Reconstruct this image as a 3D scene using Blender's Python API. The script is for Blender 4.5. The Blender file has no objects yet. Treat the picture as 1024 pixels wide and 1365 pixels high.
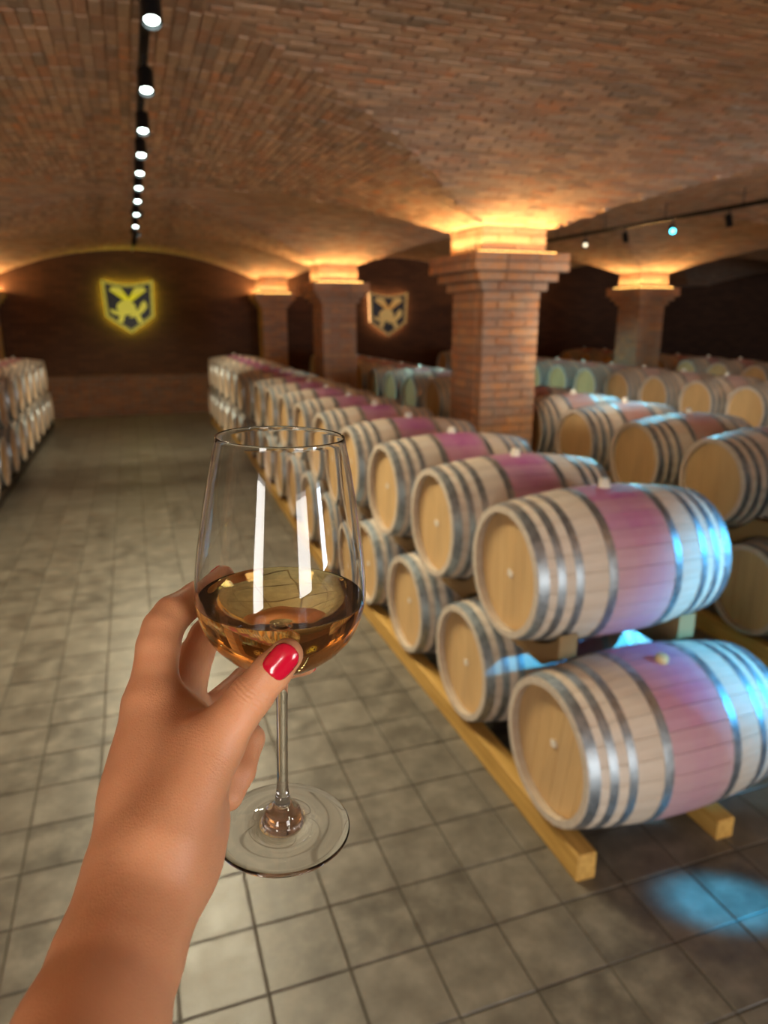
import bpy, math, random
import numpy as np
from mathutils import Vector, Matrix
random.seed(7); RNG = np.random.default_rng(7)
sc = bpy.context.scene
COL = sc.collection
PI = math.pi

# ------------------------------------------------------------------ camera
F_PX, PITCH, YAW, CAM_H = 936.6, math.radians(15.48), math.radians(19.32), 1.895
FW = Vector((math.sin(YAW)*math.cos(PITCH), math.cos(YAW)*math.cos(PITCH), -math.sin(PITCH)))
RT = Vector((math.cos(YAW), -math.sin(YAW), 0)); UP = RT.cross(FW)
CAM = Vector((0, 0, CAM_H))
cam_d = bpy.data.cameras.new('camera'); cam = bpy.data.objects.new('camera', cam_d); COL.objects.link(cam)
cam.matrix_world = Matrix(((RT.x, UP.x, -FW.x, CAM.x), (RT.y, UP.y, -FW.y, CAM.y), (RT.z, UP.z, -FW.z, CAM.z), (0, 0, 0, 1)))
cam_d.sensor_fit = 'VERTICAL'; cam_d.sensor_height = 24.0; cam_d.sensor_width = 18.0
cam_d.lens = F_PX/1365*24.0
cam_d.clip_start = 0.02; cam_d.clip_end = 200
cam_d.dof.use_dof = True; cam_d.dof.focus_distance = 0.39; cam_d.dof.aperture_fstop = 5.5
sc.camera = cam
def project(P):
    d = Vector(P)-CAM; z = d.dot(FW)
    if z < .05: return (-1e5, -1e5, z)
    return (512+F_PX*d.dot(RT)/z, 682.5-F_PX*d.dot(UP)/z, z)

# ------------------------------------------------------------------ world, exposure
w = bpy.data.worlds.new('world'); sc.world = w; w.use_nodes = True
w.node_tree.nodes['Background'].inputs[0].default_value = (.72, .84, 1, 1)
w.node_tree.nodes['Background'].inputs[1].default_value = 1.0
vs = sc.view_settings
vs.view_transform = 'Standard'; vs.look = 'None'; vs.gamma = 1; vs.use_curve_mapping = False; vs.exposure = 0.2
cy = sc.cycles
cy.use_denoising = True; cy.max_bounces = 14; cy.transmission_bounces = 14; cy.diffuse_bounces = 3; cy.glossy_bounces = 5
cy.caustics_reflective = False; cy.caustics_refractive = True; cy.blur_glossy = 1.0; cy.sample_clamp_indirect = 4.0; cy.use_light_tree = True

def lamp(name, kind, loc, energy, color, aim=None, parent=None, **kw):
    d = bpy.data.lights.new(name, kind); d.energy = energy; d.color = color
    for k, v in kw.items(): setattr(d, k, v)
    o = bpy.data.objects.new(name, d); COL.objects.link(o)
    o.location = loc
    if aim is not None:
        o.rotation_euler = (Vector(aim)-Vector(loc)).to_track_quat('-Z', 'Y').to_euler()
    if parent: o.parent = parent
    return o
# daylight entering by the narrow openings behind the photographer
lamp('doorway_daylight', 'AREA', (2.55, -6.45, 1.25), 200, (1, .95, .88), aim=(2.55, 0, 1.5), shape='RECTANGLE', size=2.2, size_y=2.3)
lamp('slit_window_daylight', 'AREA', (7.9, -6.45, 1.4), 300, (.70, .85, 1), aim=(7.0, 0, 1.6), shape='RECTANGLE', size=1.5, size_y=2.0)
lamp('side_window_daylight', 'AREA', (-2.9, -3.1, 1.5), 120, (1, .95, .88), aim=(0, -2.2, 1.6), shape='RECTANGLE', size=1.2, size_y=2.1)

# ------------------------------------------------------------------ helpers
def tag(o, label=None, cat=None, group=None, kind=None):
    if label: o['label'] = label
    if cat: o['category'] = cat
    if group: o['group'] = group
    if kind: o['kind'] = kind
    return o
def link(name, me, parent=None, m=None, loc=None):
    o = bpy.data.objects.new(name, me); COL.objects.link(o)
    if parent: o.parent = parent
    if m and me is not None and not me.materials: me.materials.append(m)
    if loc is not None: o.location = loc
    return o
def empty(name, loc=(0, 0, 0), rz=0):
    o = bpy.data.objects.new(name, None); COL.objects.link(o); o.location = loc; o.rotation_euler.z = rz
    o.empty_display_size = .1
    return o
class MB:
    def __init__(s): s.v = []; s.f = []; s.r = []; s.uv = []
    def add(s, vs_, fs, rnd=0.0):
        n = len(s.v); s.v += [tuple(q) for q in vs_]
        s.f += [tuple(i+n for i in f) for f in fs]; s.r += [rnd]*len(fs)
    def box(s, x0, x1, y0, y1, z0, z1, rnd=0.0):
        s.add([(x0,y0,z0),(x1,y0,z0),(x1,y1,z0),(x0,y1,z0),(x0,y0,z1),(x1,y0,z1),(x1,y1,z1),(x0,y1,z1)],
              [(3,2,1,0),(4,5,6,7),(0,1,5,4),(1,2,6,5),(2,3,7,6),(3,0,4,7)], rnd)
    def bbox(s, x0, x1, y0, y1, z0, z1, b=.004, rnd=0.0):
        'box with chamfered vertical/horizontal edges (24 verts)'
        vv = []; 
        for sx, X in ((-1, x0), (1, x1)):
            for sy, Y in ((-1, y0), (1, y1)):
                for sz, Z in ((-1, z0), (1, z1)):
                    vv += [(X, Y-sy*b, Z-sz*b), (X-sx*b, Y, Z-sz*b), (X-sx*b, Y-sy*b, Z)]
        def id_(sx, sy, sz, k): return ((sx*2+sy)*2+sz)*3+k
        fs = []
        for sx in (0, 1):
            q = [id_(sx,0,0,0), id_(sx,1,0,0), id_(sx,1,1,0), id_(sx,0,1,0)]; fs.append(tuple(q if sx else q[::-1]))
        for sy in (0, 1):
            q = [id_(0,sy,0,1), id_(1,sy,0,1), id_(1,sy,1,1), id_(0,sy,1,1)]; fs.append(tuple(q[::-1] if sy else q))
        for sz in (0, 1):
            q = [id_(0,0,sz,2), id_(1,0,sz,2), id_(1,1,sz,2), id_(0,1,sz,2)]; fs.append(tuple(q if sz else q[::-1]))
        for a in (0, 1):
            for b_ in (0, 1):
                flip = (a == b_)
                q = [id_(a,b_,0,0), id_(a,b_,0,1), id_(a,b_,1,1), id_(a,b_,1,0)]; fs.append(tuple(q if flip else q[::-1]))
                q = [id_(a,0,b_,0), id_(a,1,b_,0), id_(a,1,b_,2), id_(a,0,b_,2)]; fs.append(tuple(q[::-1] if flip else q))
                q = [id_(0,a,b_,1), id_(1,a,b_,1), id_(1,a,b_,2), id_(0,a,b_,2)]; fs.append(tuple(q if flip else q[::-1]))
        for sx in (0, 1):
            for sy in (0, 1):
                for sz in (0, 1):
                    q = [id_(sx,sy,sz,0), id_(sx,sy,sz,1), id_(sx,sy,sz,2)]
                    fs.append(tuple(q if (sx+sy+sz) % 2 else q[::-1]))
        s.add(vv, fs, rnd)
    def prism(s, poly, h, M=None, rnd=0.0):
        'polygon in xy extruded 0..h along z, transformed by M'
        n = len(poly); M = M or Matrix()
        v = [M @ Vector((x, y, 0)) for x, y in poly]+[M @ Vector((x, y, h)) for x, y in poly]
        s.add(v, [tuple(range(n))[::-1], tuple(range(n, 2*n))]+[(i, (i+1) % n, n+(i+1) % n, n+i) for i in range(n)], rnd)
    def lathe(s, prof, n=24, axis='z', M=None, closed=False):
        'prof: list of (r, h)'
        M = M or Matrix(); v = []
        for r, h in prof:
            for k in range(n):
                a = 2*PI*k/n
                c = (r*math.cos(a), r*math.sin(a), h) if axis == 'z' else (h, r*math.cos(a), r*math.sin(a))
                v.append(M @ Vector(c))
        m = len(prof); fs = []
        for i in range(m if closed else m-1):
            j = (i+1) % m
            for k in range(n):
                fs.append((i*n+k, i*n+(k+1) % n, j*n+(k+1) % n, j*n+k))
        s.add(v, fs)
    def mesh(s, name, m=None, smooth=False, rnd=False):
        me = bpy.data.meshes.new(name); me.from_pydata(s.v, [], s.f)
        if rnd:
            at = me.attributes.new('rnd', 'FLOAT', 'FACE'); at.data.foreach_set('value', np.array(s.r, dtype=np.float32))
        if smooth: me.polygons.foreach_set('use_smooth', [True]*len(me.polygons))
        if m: me.materials.append(m)
        me.update(); return me
    def build(s, name, m=None, parent=None, smooth=False, rnd=False, loc=None):
        return link(name, s.mesh(name, m, smooth, rnd), parent, None, loc)
def tube(pts, r, n=8):
    mb = MB(); v = []
    pts = [Vector(q) for q in pts]
    for i, p in enumerate(pts):
        t = (pts[min(i+1, len(pts)-1)]-pts[max(i-1, 0)]).normalized()
        a = t.orthogonal().normalized(); b = t.cross(a)
        for k in range(n):
            an = 2*PI*k/n; v.append(p+r*(math.cos(an)*a+math.sin(an)*b))
    fs = []
    for i in range(len(pts)-1):
        for k in range(n): fs.append((i*n+k, i*n+(k+1) % n, (i+1)*n+(k+1) % n, (i+1)*n+k))
    fs += [tuple(range(n))[::-1], tuple(range((len(pts)-1)*n, len(pts)*n))]
    mb.add(v, fs); return mb

# ------------------------------------------------------------------ materials
class NT:
    def __init__(s, name):
        s.m = bpy.data.materials.new(name); s.m.use_nodes = True
        s.t = s.m.node_tree; s.b = s.t.nodes['Principled BSDF']
    def n(s, typ, **kw):
        nd = s.t.nodes.new(typ)
        for k, v in kw.items():
            if k.startswith('i_'):
                key = k[2:]; key = int(key) if key.isdigit() else key
                if hasattr(v, 'is_output'): s.t.links.new(v, nd.inputs[key])
                else: nd.inputs[key].default_value = v
            else: setattr(nd, k, v)
        return nd
    def l(s, a, b): s.t.links.new(a, b)
    def math(s, op, a, b=None, c=None, clamp=False):
        nd = s.n('ShaderNodeMath', operation=op, use_clamp=clamp)
        for i, q in enumerate((a, b, c)):
            if q is None: continue
            if hasattr(q, 'is_output'): s.l(q, nd.inputs[i])
            else: nd.inputs[i].default_value = q
        return nd.outputs[0]
    def mix(s, fac, a, b, mode='MIX'):
        nd = s.n('ShaderNodeMix', data_type='RGBA', blend_type=mode)
        for key, q in ((0, fac), (6, a), (7, b)):
            if hasattr(q, 'is_output'): s.l(q, nd.inputs[key])
            else: nd.inputs[key].default_value = q if key == 0 else (*q, 1)
        return nd.outputs[2]
    def ramp(s, fac, stops):
        nd = s.n('ShaderNodeValToRGB'); s.l(fac, nd.inputs[0]); cr = nd.color_ramp
        while len(cr.elements) < len(stops): cr.elements.new(.5)
        for e, (p, c) in zip(cr.elements, stops): e.position = p; e.color = (*c, 1)
        return nd.outputs[0]
    def noise(s, vec, scale, detail=3, rough=.55, dim='3D'):
        nd = s.n('ShaderNodeTexNoise', noise_dimensions=dim); nd.inputs['Scale'].default_value = scale
        nd.inputs['Detail'].default_value = detail; nd.inputs['Roughness'].default_value = rough
        if vec is not None: s.l(vec, nd.inputs['Vector'])
        return nd.outputs[0]
    def vec(s, kind='Object'): return s.n('ShaderNodeTexCoord').outputs[kind]
    def scale(s, vec, sx, sy, sz):
        nd = s.n('ShaderNodeMapping'); s.l(vec, nd.inputs[0]); nd.inputs['Scale'].default_value = (sx, sy, sz); return nd.outputs[0]
    def set(s, **kw):
        for k, v in kw.items():
            k = k.replace('_', ' ')
            if hasattr(v, 'is_output'): s.l(v, s.b.inputs[k])
            else: s.b.inputs[k].default_value = (*v, 1) if isinstance(v, tuple) and len(v) == 3 and k != 'Subsurface Radius' else v
        return s
    def bump(s, h, strength=.3, dist=.005):
        nd = s.n('ShaderNodeBump'); nd.inputs['Strength'].default_value = strength; nd.inputs['Distance'].default_value = dist
        s.l(h, nd.inputs['Height']); s.l(nd.outputs[0], s.b.inputs['Normal'])
def simple(name, c, rough=.5, metal=0.0, em=None, es=0):
    t = NT(name); t.set(Base_Color=c, Roughness=rough, Metallic=metal)
    if em: t.set(Emission_Color=em, Emission_Strength=es)
    return t.m
def rnd_socket(t):
    a = t.n('ShaderNodeAttribute', attribute_name='rnd').outputs['Fac']
    o = t.n('ShaderNodeObjectInfo').outputs['Random']
    return t.math('FRACT', t.math('ADD', a, o))
def mat_brick(name, stops, rough=.9, dark=1.0):
    t = NT(name); r = rnd_socket(t)
    p = t.n('ShaderNodeNewGeometry').outputs['Position']
    col = t.ramp(r, stops)
    n1 = t.noise(p, 9, 5, .65); n2 = t.noise(p, 45, 4, .65)
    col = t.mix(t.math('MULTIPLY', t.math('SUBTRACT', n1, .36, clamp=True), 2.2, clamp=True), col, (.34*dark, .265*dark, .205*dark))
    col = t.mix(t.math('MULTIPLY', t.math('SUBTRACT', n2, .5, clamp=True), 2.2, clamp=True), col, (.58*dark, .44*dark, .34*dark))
    t.set(Base_Color=col, Roughness=rough); t.bump(n2, .5, .004)
    return t.m
VSTOPS = [(0, (.30, .18, .115)), (.2, (.52, .25, .14)), (.45, (.50, .34, .235)), (.7, (.66, .40, .25)), (.88, (.26, .19, .145)), (1, (.66, .27, .12))]
PSTOPS = [(0, (.44, .17, .07)), (.3, (.60, .24, .09)), (.55, (.70, .32, .12)), (.8, (.52, .24, .12)), (1, (.38, .19, .11))]
M_vbrick = mat_brick('vault_brick', VSTOPS)
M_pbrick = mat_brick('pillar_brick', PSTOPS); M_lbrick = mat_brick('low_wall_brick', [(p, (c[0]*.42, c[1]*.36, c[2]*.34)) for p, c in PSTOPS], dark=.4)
def mat_vault():
    'far vault surface: brick pattern too fine to build, following the courses by UV'
    t = NT('vault_far_brick'); uv = t.vec('UV')
    b = t.n('ShaderNodeTexBrick'); t.l(uv, b.inputs['Vector']); b.offset = .5
    for k, v in (('Scale', 1.0), ('Brick Width', .167), ('Row Height', .051), ('Mortar Size', .004), ('Mortar Smooth', .3)): b.inputs[k].default_value = v
    b.inputs['Color1'].default_value = (0, 0, 0, 1); b.inputs['Color2'].default_value = (1, 1, 1, 1); b.inputs['Mortar'].default_value = (.5, .5, .5, 1)
    col = t.ramp(b.outputs['Color'], VSTOPS)
    p = t.n('ShaderNodeNewGeometry').outputs['Position']
    n1 = t.noise(p, 5, 4)
    col = t.mix(t.math('MULTIPLY', t.math('SUBTRACT', n1, .36, clamp=True), 2.2, clamp=True), col, (.34, .265, .205))
    col = t.mix(b.outputs['Fac'], col, (.37, .28, .21))
    t.set(Base_Color=col, Roughness=.92); t.bump(t.math('SUBTRACT', 1.0, b.outputs['Fac']), .5, .006)
    return t.m
M_vault = mat_vault()
M_mortar = (lambda t: (t.set(Base_Color=t.ramp(t.noise(None, 30), [(.3, (.19, .135, .10)), (.7, (.31, .225, .17))]), Roughness=.95), t.m)[1])(NT('mortar'))
def mat_wallbrick(name, c1, c2, cm):
    t = NT(name); p = t.n('ShaderNodeNewGeometry').outputs['Position']
    sx = t.n('ShaderNodeSeparateXYZ', i_0=p)
    v = t.n('ShaderNodeCombineXYZ', i_0=t.math('ADD', sx.outputs[0], sx.outputs[1]), i_1=sx.outputs[2])
    b = t.n('ShaderNodeTexBrick'); t.l(v.outputs[0], b.inputs['Vector'])
    for k, q in (('Scale', 1.0), ('Brick Width', .27), ('Row Height', .075), ('Mortar Size', .008)): b.inputs[k].default_value = q
    b.inputs['Color1'].default_value = (*c1, 1); b.inputs['Color2'].default_value = (*c2, 1); b.inputs['Mortar'].default_value = (*cm, 1)
    n = t.noise(p, 3, 4)
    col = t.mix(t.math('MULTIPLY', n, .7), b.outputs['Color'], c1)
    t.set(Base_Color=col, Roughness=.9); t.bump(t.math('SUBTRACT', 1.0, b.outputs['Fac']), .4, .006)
    return t.m
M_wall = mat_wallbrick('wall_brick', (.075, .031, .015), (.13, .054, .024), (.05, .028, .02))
def mat_tile():
    t = NT('stone_tile'); r = rnd_socket(t)
    p = t.n('ShaderNodeNewGeometry').outputs['Position']
    n = t.noise(t.scale(p, 1, 1, 1), 9, 5, .62); n3 = t.noise(p, 2.2, 3); n2 = t.noise(p, 60, 3)
    col = t.ramp(n, [(.30, (.042, .036, .028)), (.5, (.115, .102, .080)), (.70, (.225, .202, .160))])
    col = t.mix(t.math('MULTIPLY', n3, .5), col, (.11, .098, .078))
    col = t.mix(t.math('MULTIPLY', r, .36), col, (.24, .218, .178))
    t.set(Base_Color=col, Roughness=t.math('ADD', t.math('MULTIPLY', n, .35), .22), Specular_IOR_Level=.5); t.bump(t.math('ADD', n, t.math('MULTIPLY', n2, .25)), .35, .004)
    return t.m
M_tile = mat_tile()
M_grout = simple('grout', (.075, .066, .052), .95)
def mat_oak(name, stain=True, base=((.60, .50, .395), (.79, .71, .61))):
    t = NT(name); oc = t.vec('Object')
    oi = t.n('ShaderNodeObjectInfo'); sep = t.n('ShaderNodeSeparateColor', i_0=oi.outputs['Color'])
    g = t.noise(t.scale(oc, 3, 60, 60) if stain else t.scale(oc, 60, 60, 4), 1.0, 4, .6)
    g2 = t.noise(t.scale(oc, 1.5, 9, 9) if stain else t.scale(oc, 8, 8, 2), 1.0, 3)
    col = t.mix(g, base[0], base[1])
    col = t.mix(t.math('MULTIPLY', t.math('SUBTRACT', g2, .45, clamp=True), 1.2, clamp=True), col, (.34, .22, .13))
    col = t.mix(t.math('MULTIPLY', oi.outputs['Random'], .35), col, base[0])
    if stain:
        sx = t.n('ShaderNodeSeparateXYZ', i_0=oc).outputs[0]
        wob = t.math('MULTIPLY', t.math('SUBTRACT', t.noise(t.scale(oc, 6, 22, 22), 1.0, 3), .5), .05)
        d = t.math('ABSOLUTE', t.math('ADD', t.math('SUBTRACT', sx, .434), wob))
        f = t.n('ShaderNodeMapRange', interpolation_type='SMOOTHSTEP'); t.l(d, f.inputs[0])
        f.inputs[1].default_value = .150; f.inputs[2].default_value = .118; f.inputs[3].default_value = 0; f.inputs[4].default_value = 1
        core = t.n('ShaderNodeMapRange', interpolation_type='SMOOTHSTEP'); t.l(d, core.inputs[0])
        core.inputs[1].default_value = .13; core.inputs[2].default_value = .0; core.inputs[3].default_value = .78; core.inputs[4].default_value = 1
        nz = t.n('ShaderNodeMapRange'); t.l(t.noise(t.scale(oc, 14, 8, 8), 1.0, 3), nz.inputs[0])
        nz.inputs[1].default_value = .3; nz.inputs[2].default_value = .7; nz.inputs[3].default_value = .8; nz.inputs[4].default_value = 1
        fac = t.math('MULTIPLY', t.math('MULTIPLY', f.outputs[0], sep.outputs[0]), t.math('MULTIPLY', nz.outputs[0], core.outputs[0]), clamp=True)
        wine = t.mix(sep.outputs[2], (.36, .045, .08), (.38, .018, .30))
        col = t.mix(fac, col, wine)
        # chalky limewash towards the ends
    col = t.mix(t.math('SUBTRACT', 1.0, sep.outputs[1]), col, (.30, .17, .085))
    t.set(Base_Color=col, Roughness=.55); t.bump(g, .25, .002)
    return t.m
M_oak = mat_oak('oak_stave'); M_head = mat_oak('oak_head', False, ((.62, .38, .16), (.80, .55, .27)))
M_rim = simple('stave_end', (.44, .27, .14), .7)
def mat_hoop():
    t = NT('galvanised_hoop'); n = t.noise(t.vec('Object'), 30, 3)
    t.set(Base_Color=t.ramp(n, [(.3, (.27, .31, .345)), (.7, (.46, .51, .55))]), Metallic=.92, Roughness=t.math('ADD', t.math('MULTIPLY', n, .25), .34)); return t.m  # zinc grey, with the bluish reflections tinted into the colour
M_hoop = mat_hoop()
def mat_beam():
    t = NT('rail_timber'); n = t.noise(t.scale(t.vec('Object'), 40, 2.5, 40), 1.0, 4)
    t.set(Base_Color=t.ramp(n, [(.3, (.46, .25, .05)), (.7, (.70, .42, .11))]), Roughness=.65); t.bump(n, .3, .003); return t.m
M_beam = mat_beam(); M_beam_mid = simple('shaded_timber', (.27, .16, .06), .7); M_beam_dark = simple('dark_timber', (.035, .026, .018), .7)  # mid timber: rail colour darkened to hold the shade between tiers
M_bung = simple('bung_silicone', (.78, .72, .60), .5); M_bung2 = simple('bung_wood', (.66, .50, .24), .6)
M_chalk = simple('chalk_mark', (.78, .72, .62), .8)
M_blackmetal = simple('black_metal', (.012, .012, .014), .35, .6)
M_lens_w = simple('lens_white', (1, 1, 1), .3, 0, (.80, 1.0, .93), 16); M_lens_c = simple('lens_cyan', (1, 1, 1), .3, 0, (.05, .72, 1.0), 14)
M_lens_d = simple('lens_warm', (1, 1, 1), .3, 0, (1, .85, .55), 2.0); M_lens_off = simple('lens_off', (.08, .08, .09), .15)
M_led = simple('led_strip', (1, .7, .3), .4, 0, (1, .55, .14), 5)

# ------------------------------------------------------------------ the vaulted shell
K = .68
def KZ(z): return CAM_H+K*(z-CAM_H)
CXS = [K*(.2+7.7*k) for k in range(0, 4)]; CYS = [K*(4.12+7.04*j) for j in range(-2, 3)]
BHX, BHY, SHX, SHY = 3.40*K, 3.10*K, .45*K, .42*K
HPX, HPY = 3.85*K, 3.52*K
SPR, RISE, SLOPE = KZ(2.82), .72*K, .011
def lift(y): return SLOPE*(y-5*K)
def near(c, v): return min(c, key=lambda q: abs(q-v))
def fx(x): u = min(1, abs(x-near(CXS, x))/BHX); return SPR+RISE*(1-u*u)
def gy(y): v = min(1, abs(y-near(CYS, y))/BHY); return SPR+RISE*(1-v*v)
def ceil_z(x, y): return max(fx(x), gy(y))+lift(y)
def arc(half, n=200):
    t = np.linspace(-1, 1, 2*n+1); z = RISE*(1-t*t); x = t*half
    s = np.concatenate([[0], np.cumsum(np.hypot(np.diff(x), np.diff(z)))]); s -= s[n]
    return t, s
TA, SA = arc(BHX); TB, SB = arc(BHY)
def s_of(axis, t): return float(np.interp(t, TA, SA)) if axis == 'x' else float(np.interp(t, TB, SB))
def t_of(axis, s): return float(np.interp(s, SA, TA)) if axis == 'x' else float(np.interp(s, SB, TB))
class Shell:
    def __init__(s): s.v = []; s.f = []; s.uv = []
    def grid(s, fn, us, vs_):
        n = len(s.v); nv = len(vs_)
        for a in us:
            for b in vs_:
                P, uv = fn(a, b); s.v.append(P); s.uv.append(uv)
        for i in range(len(us)-1):
            for j in range(nv-1):
                s.f.append((n+i*nv+j, n+i*nv+j+1, n+(i+1)*nv+j+1, n+(i+1)*nv+j))
shell = Shell(); ND = 24
lin = lambda a, b, n: [a+(b-a)*i/n for i in range(n+1)]
for cx in CXS:
    for cyy in CYS:
        for sg in (-1, 1):
            def wa(a, q):      # web of the vault running along y
                u = a*q; y = cyy+sg*a*BHY; return (cx+u*BHX, y, SPR+RISE*(1-u*u)+lift(y)), (y, s_of('x', u)+.3)
            shell.grid(wa, lin(0.0, 1, ND), lin(-1, 1, ND))
            def wb(a, q):      # web of the cross vault
                v = a*q; y = cyy+v*BHY; return (cx+sg*a*BHX, y, SPR+RISE*(1-v*v)+lift(y)), (cx+sg*a*BHX+3.1, s_of('y', v)+.7)
            shell.grid(wb, lin(0.0, 1, ND), lin(-1, 1, ND))
    for cyy in [CYS[0]-2*HPY]+CYS:   # arch bands between bays, along x
        ym = cyy+HPY
        shell.grid(lambda q, y: ((cx+q*BHX, ym+y, SPR+RISE*(1-q*q)+lift(ym+y)), (ym+y, s_of('x', q)+.3)), lin(-1, 1, ND), [-SHY, SHY])
for cyy in CYS:
    for cx in [CXS[0]-2*HPX]+CXS:
        xm = cx+HPX
        shell.grid(lambda q, x: ((xm+x, cyy+q*BHY, SPR+RISE*(1-q*q)+lift(cyy+q*BHY)), (xm+x+3.1, s_of('y', q)+.7)), lin(-1, 1, ND), [-SHX, SHX])
for cx in [CXS[0]-2*HPX]+CXS:
    for cyy in [CYS[0]-2*HPY]+CYS:
        xm, ym = cx+HPX, cyy+HPY
        shell.grid(lambda x, y: ((xm+x, ym+y, SPR+lift(ym+y)), (x, y)), [-SHX, SHX], [-SHY, SHY])
me = bpy.data.meshes.new('ceiling'); me.from_pydata(shell.v, [], shell.f)
uvl = me.uv_layers.new(name='UVMap'); li = np.empty(len(me.loops), dtype=np.int32); me.loops.foreach_get('vertex_index', li)
uvl.data.foreach_set('uv', np.array(shell.uv, dtype=np.float32)[li].ravel())
me.materials.append(M_vault); me.update()
ceiling = link('ceiling', me); tag(ceiling, 'brick groin vaults over the cellar', kind='structure')
# bricks of the nearer vaults, built one by one
bricks = []
BL, BW, PIT, ROW = .158, .045, .167, .051
def brick_mat(P, T, S):
    T = Vector(T).normalized(); S = Vector(S); S = (S-T*S.dot(T)).normalized(); N = T.cross(S)
    if N.z > 0: N = -N; S = -S
    return Matrix(((T.x, S.x, N.x, P[0]), (T.y, S.y, N.y, P[1]), (T.z, S.z, N.z, P[2]), (0, 0, 0, 1)))
def seen(P, m=25):
    x, y, z = project(P); return z > .3 and -m < x < 1024+m and -m < y < 1365+m
for cx in CXS[:2]:
    for cyy in CYS[2:4]:
        nA = int(SA[-1]/ROW)
        for i in range(-nA, nA+1):
            s = i*ROW; u = t_of('x', s); x = cx+u*BHX; dz = -2*RISE*u/BHX
            y = cyy-3.94*K+random.uniform(-.012, .012); nb = 0
            while y < cyy+3.94*K:
                v = (y-cyy)/BHY; nb += 1
                if abs(v) > abs(u)+.012 and 1.7 < y < 10 and not (y > cyy+HPY and cyy == CYS[2]):
                    P = (x, y, fx(x)+lift(y))
                    if seen(P): bricks.append((P, (0, 1, SLOPE), (1, 0, dz)))
                y += PIT+(.022 if nb % 6 == 0 else 0)
        nB = int(SB[-1]/ROW)
        for i in range(-nB, nB+1):
            s = i*ROW; v = t_of('y', s); y = cyy+v*BHY; dz = -2*RISE*v/BHY+SLOPE
            x = cx-4.3*K+(.5*PIT if i % 2 else 0)+random.uniform(-.02, .02)
            while x < cx+4.3*K:
                u = (x-cx)/BHX
                if abs(u) > abs(v)+.012 and 1.7 < y < 10 and cx-HPX <= x < cx+HPX:
                    P = (x, y, gy(y)+lift(y))
                    if seen(P): bricks.append((P, (1, 0, 0), (0, 1, dz)))
                x += PIT
bricks.sort(key=lambda b: (Vector(b[0])-CAM).length)
def inframe(P): return seen(P, 0)
mbk = MB(); mbk.bbox(-BL/2, BL/2, -BW/2, BW/2, -.03, .006, .003); me_vb = mbk.mesh('vault_brick', M_vbrick)
stuff = MB(); ind = 0
for P, T, S in bricks:
    M = brick_mat(P, T, S); M = M @ Matrix.Translation((0, 0, random.uniform(-.003, .0025))) @ Matrix.Rotation(random.uniform(-.02, .02), 4, 'Z') @ Matrix.Diagonal((random.uniform(.92, 1.0), random.uniform(.9, 1.04), 1, 1))
    if ind < 300 and inframe(P):
        o = link('brick', me_vb, ceiling); o.matrix_world = M; ind += 1
    else:
        b = MB(); b.box(-BL/2, BL/2, -BW/2, BW/2, -.02, .006)
        stuff.add([M @ Vector(q) for q in b.v], b.f[1:], random.random())
o = stuff.build('vault_brickwork', M_vbrick, ceiling, rnd=True); o['kind'] = 'stuff'

XL, XR, YB, YF = -2.95, 18.3, -6.5, 22.15*K
def slab(name, x0, x1, y0, y1, z0, z1, m, label):
    b = MB(); b.box(x0, x1, y0, y1, z0, z1); return tag(b.build(name, m), label, kind='structure')
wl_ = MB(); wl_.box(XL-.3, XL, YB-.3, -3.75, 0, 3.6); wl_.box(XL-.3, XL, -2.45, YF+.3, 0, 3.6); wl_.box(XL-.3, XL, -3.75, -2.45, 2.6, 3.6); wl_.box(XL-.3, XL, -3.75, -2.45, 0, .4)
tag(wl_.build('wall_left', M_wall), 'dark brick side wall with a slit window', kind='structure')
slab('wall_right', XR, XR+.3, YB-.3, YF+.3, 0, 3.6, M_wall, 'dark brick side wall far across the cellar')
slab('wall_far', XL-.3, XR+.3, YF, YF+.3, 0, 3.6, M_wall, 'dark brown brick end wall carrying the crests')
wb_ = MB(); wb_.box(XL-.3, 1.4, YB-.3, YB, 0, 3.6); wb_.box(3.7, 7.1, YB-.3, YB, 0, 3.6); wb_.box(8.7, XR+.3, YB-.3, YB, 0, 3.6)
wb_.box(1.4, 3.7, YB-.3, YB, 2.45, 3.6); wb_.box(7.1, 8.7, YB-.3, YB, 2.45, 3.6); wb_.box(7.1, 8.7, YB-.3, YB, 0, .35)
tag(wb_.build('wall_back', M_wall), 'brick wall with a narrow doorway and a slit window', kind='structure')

# floor and its tiles
TS, TX, TY = .248, -.533, 2.606
fb = MB(); fb.box(XL-.3, XR+.3, YB-.3, YF+.3, -.2, -.004); floor = tag(fb.build('floor', M_grout), 'grey brown square stone tile floor', kind='structure')
tiles = []
for i in range(-14, 60):
    for j in range(-11, 78):
        x = TX+(i+.5)*TS; y = TY+(j+.5)*TS
        if x < XL+.1 or y > YF: continue
        px = project((x, y, 0)); vis = px[2] > .3 and -60 < px[0] < 1084 and px[1] < 1430
        if vis or (-2 < x < 3.6 and -.2 < y < 3): tiles.append((x, y, vis, (Vector((x, y, 0))-CAM).length))
tiles.sort(key=lambda t: (not (t[2] and t[0] < 2.6), t[3]))
g = .0026
tb = MB(); tb.bbox(-TS/2+g, TS/2-g, -TS/2+g, TS/2-g, -.02, 0, .003); me_tile = tb.mesh('tile', M_tile)
stuff = MB()
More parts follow.
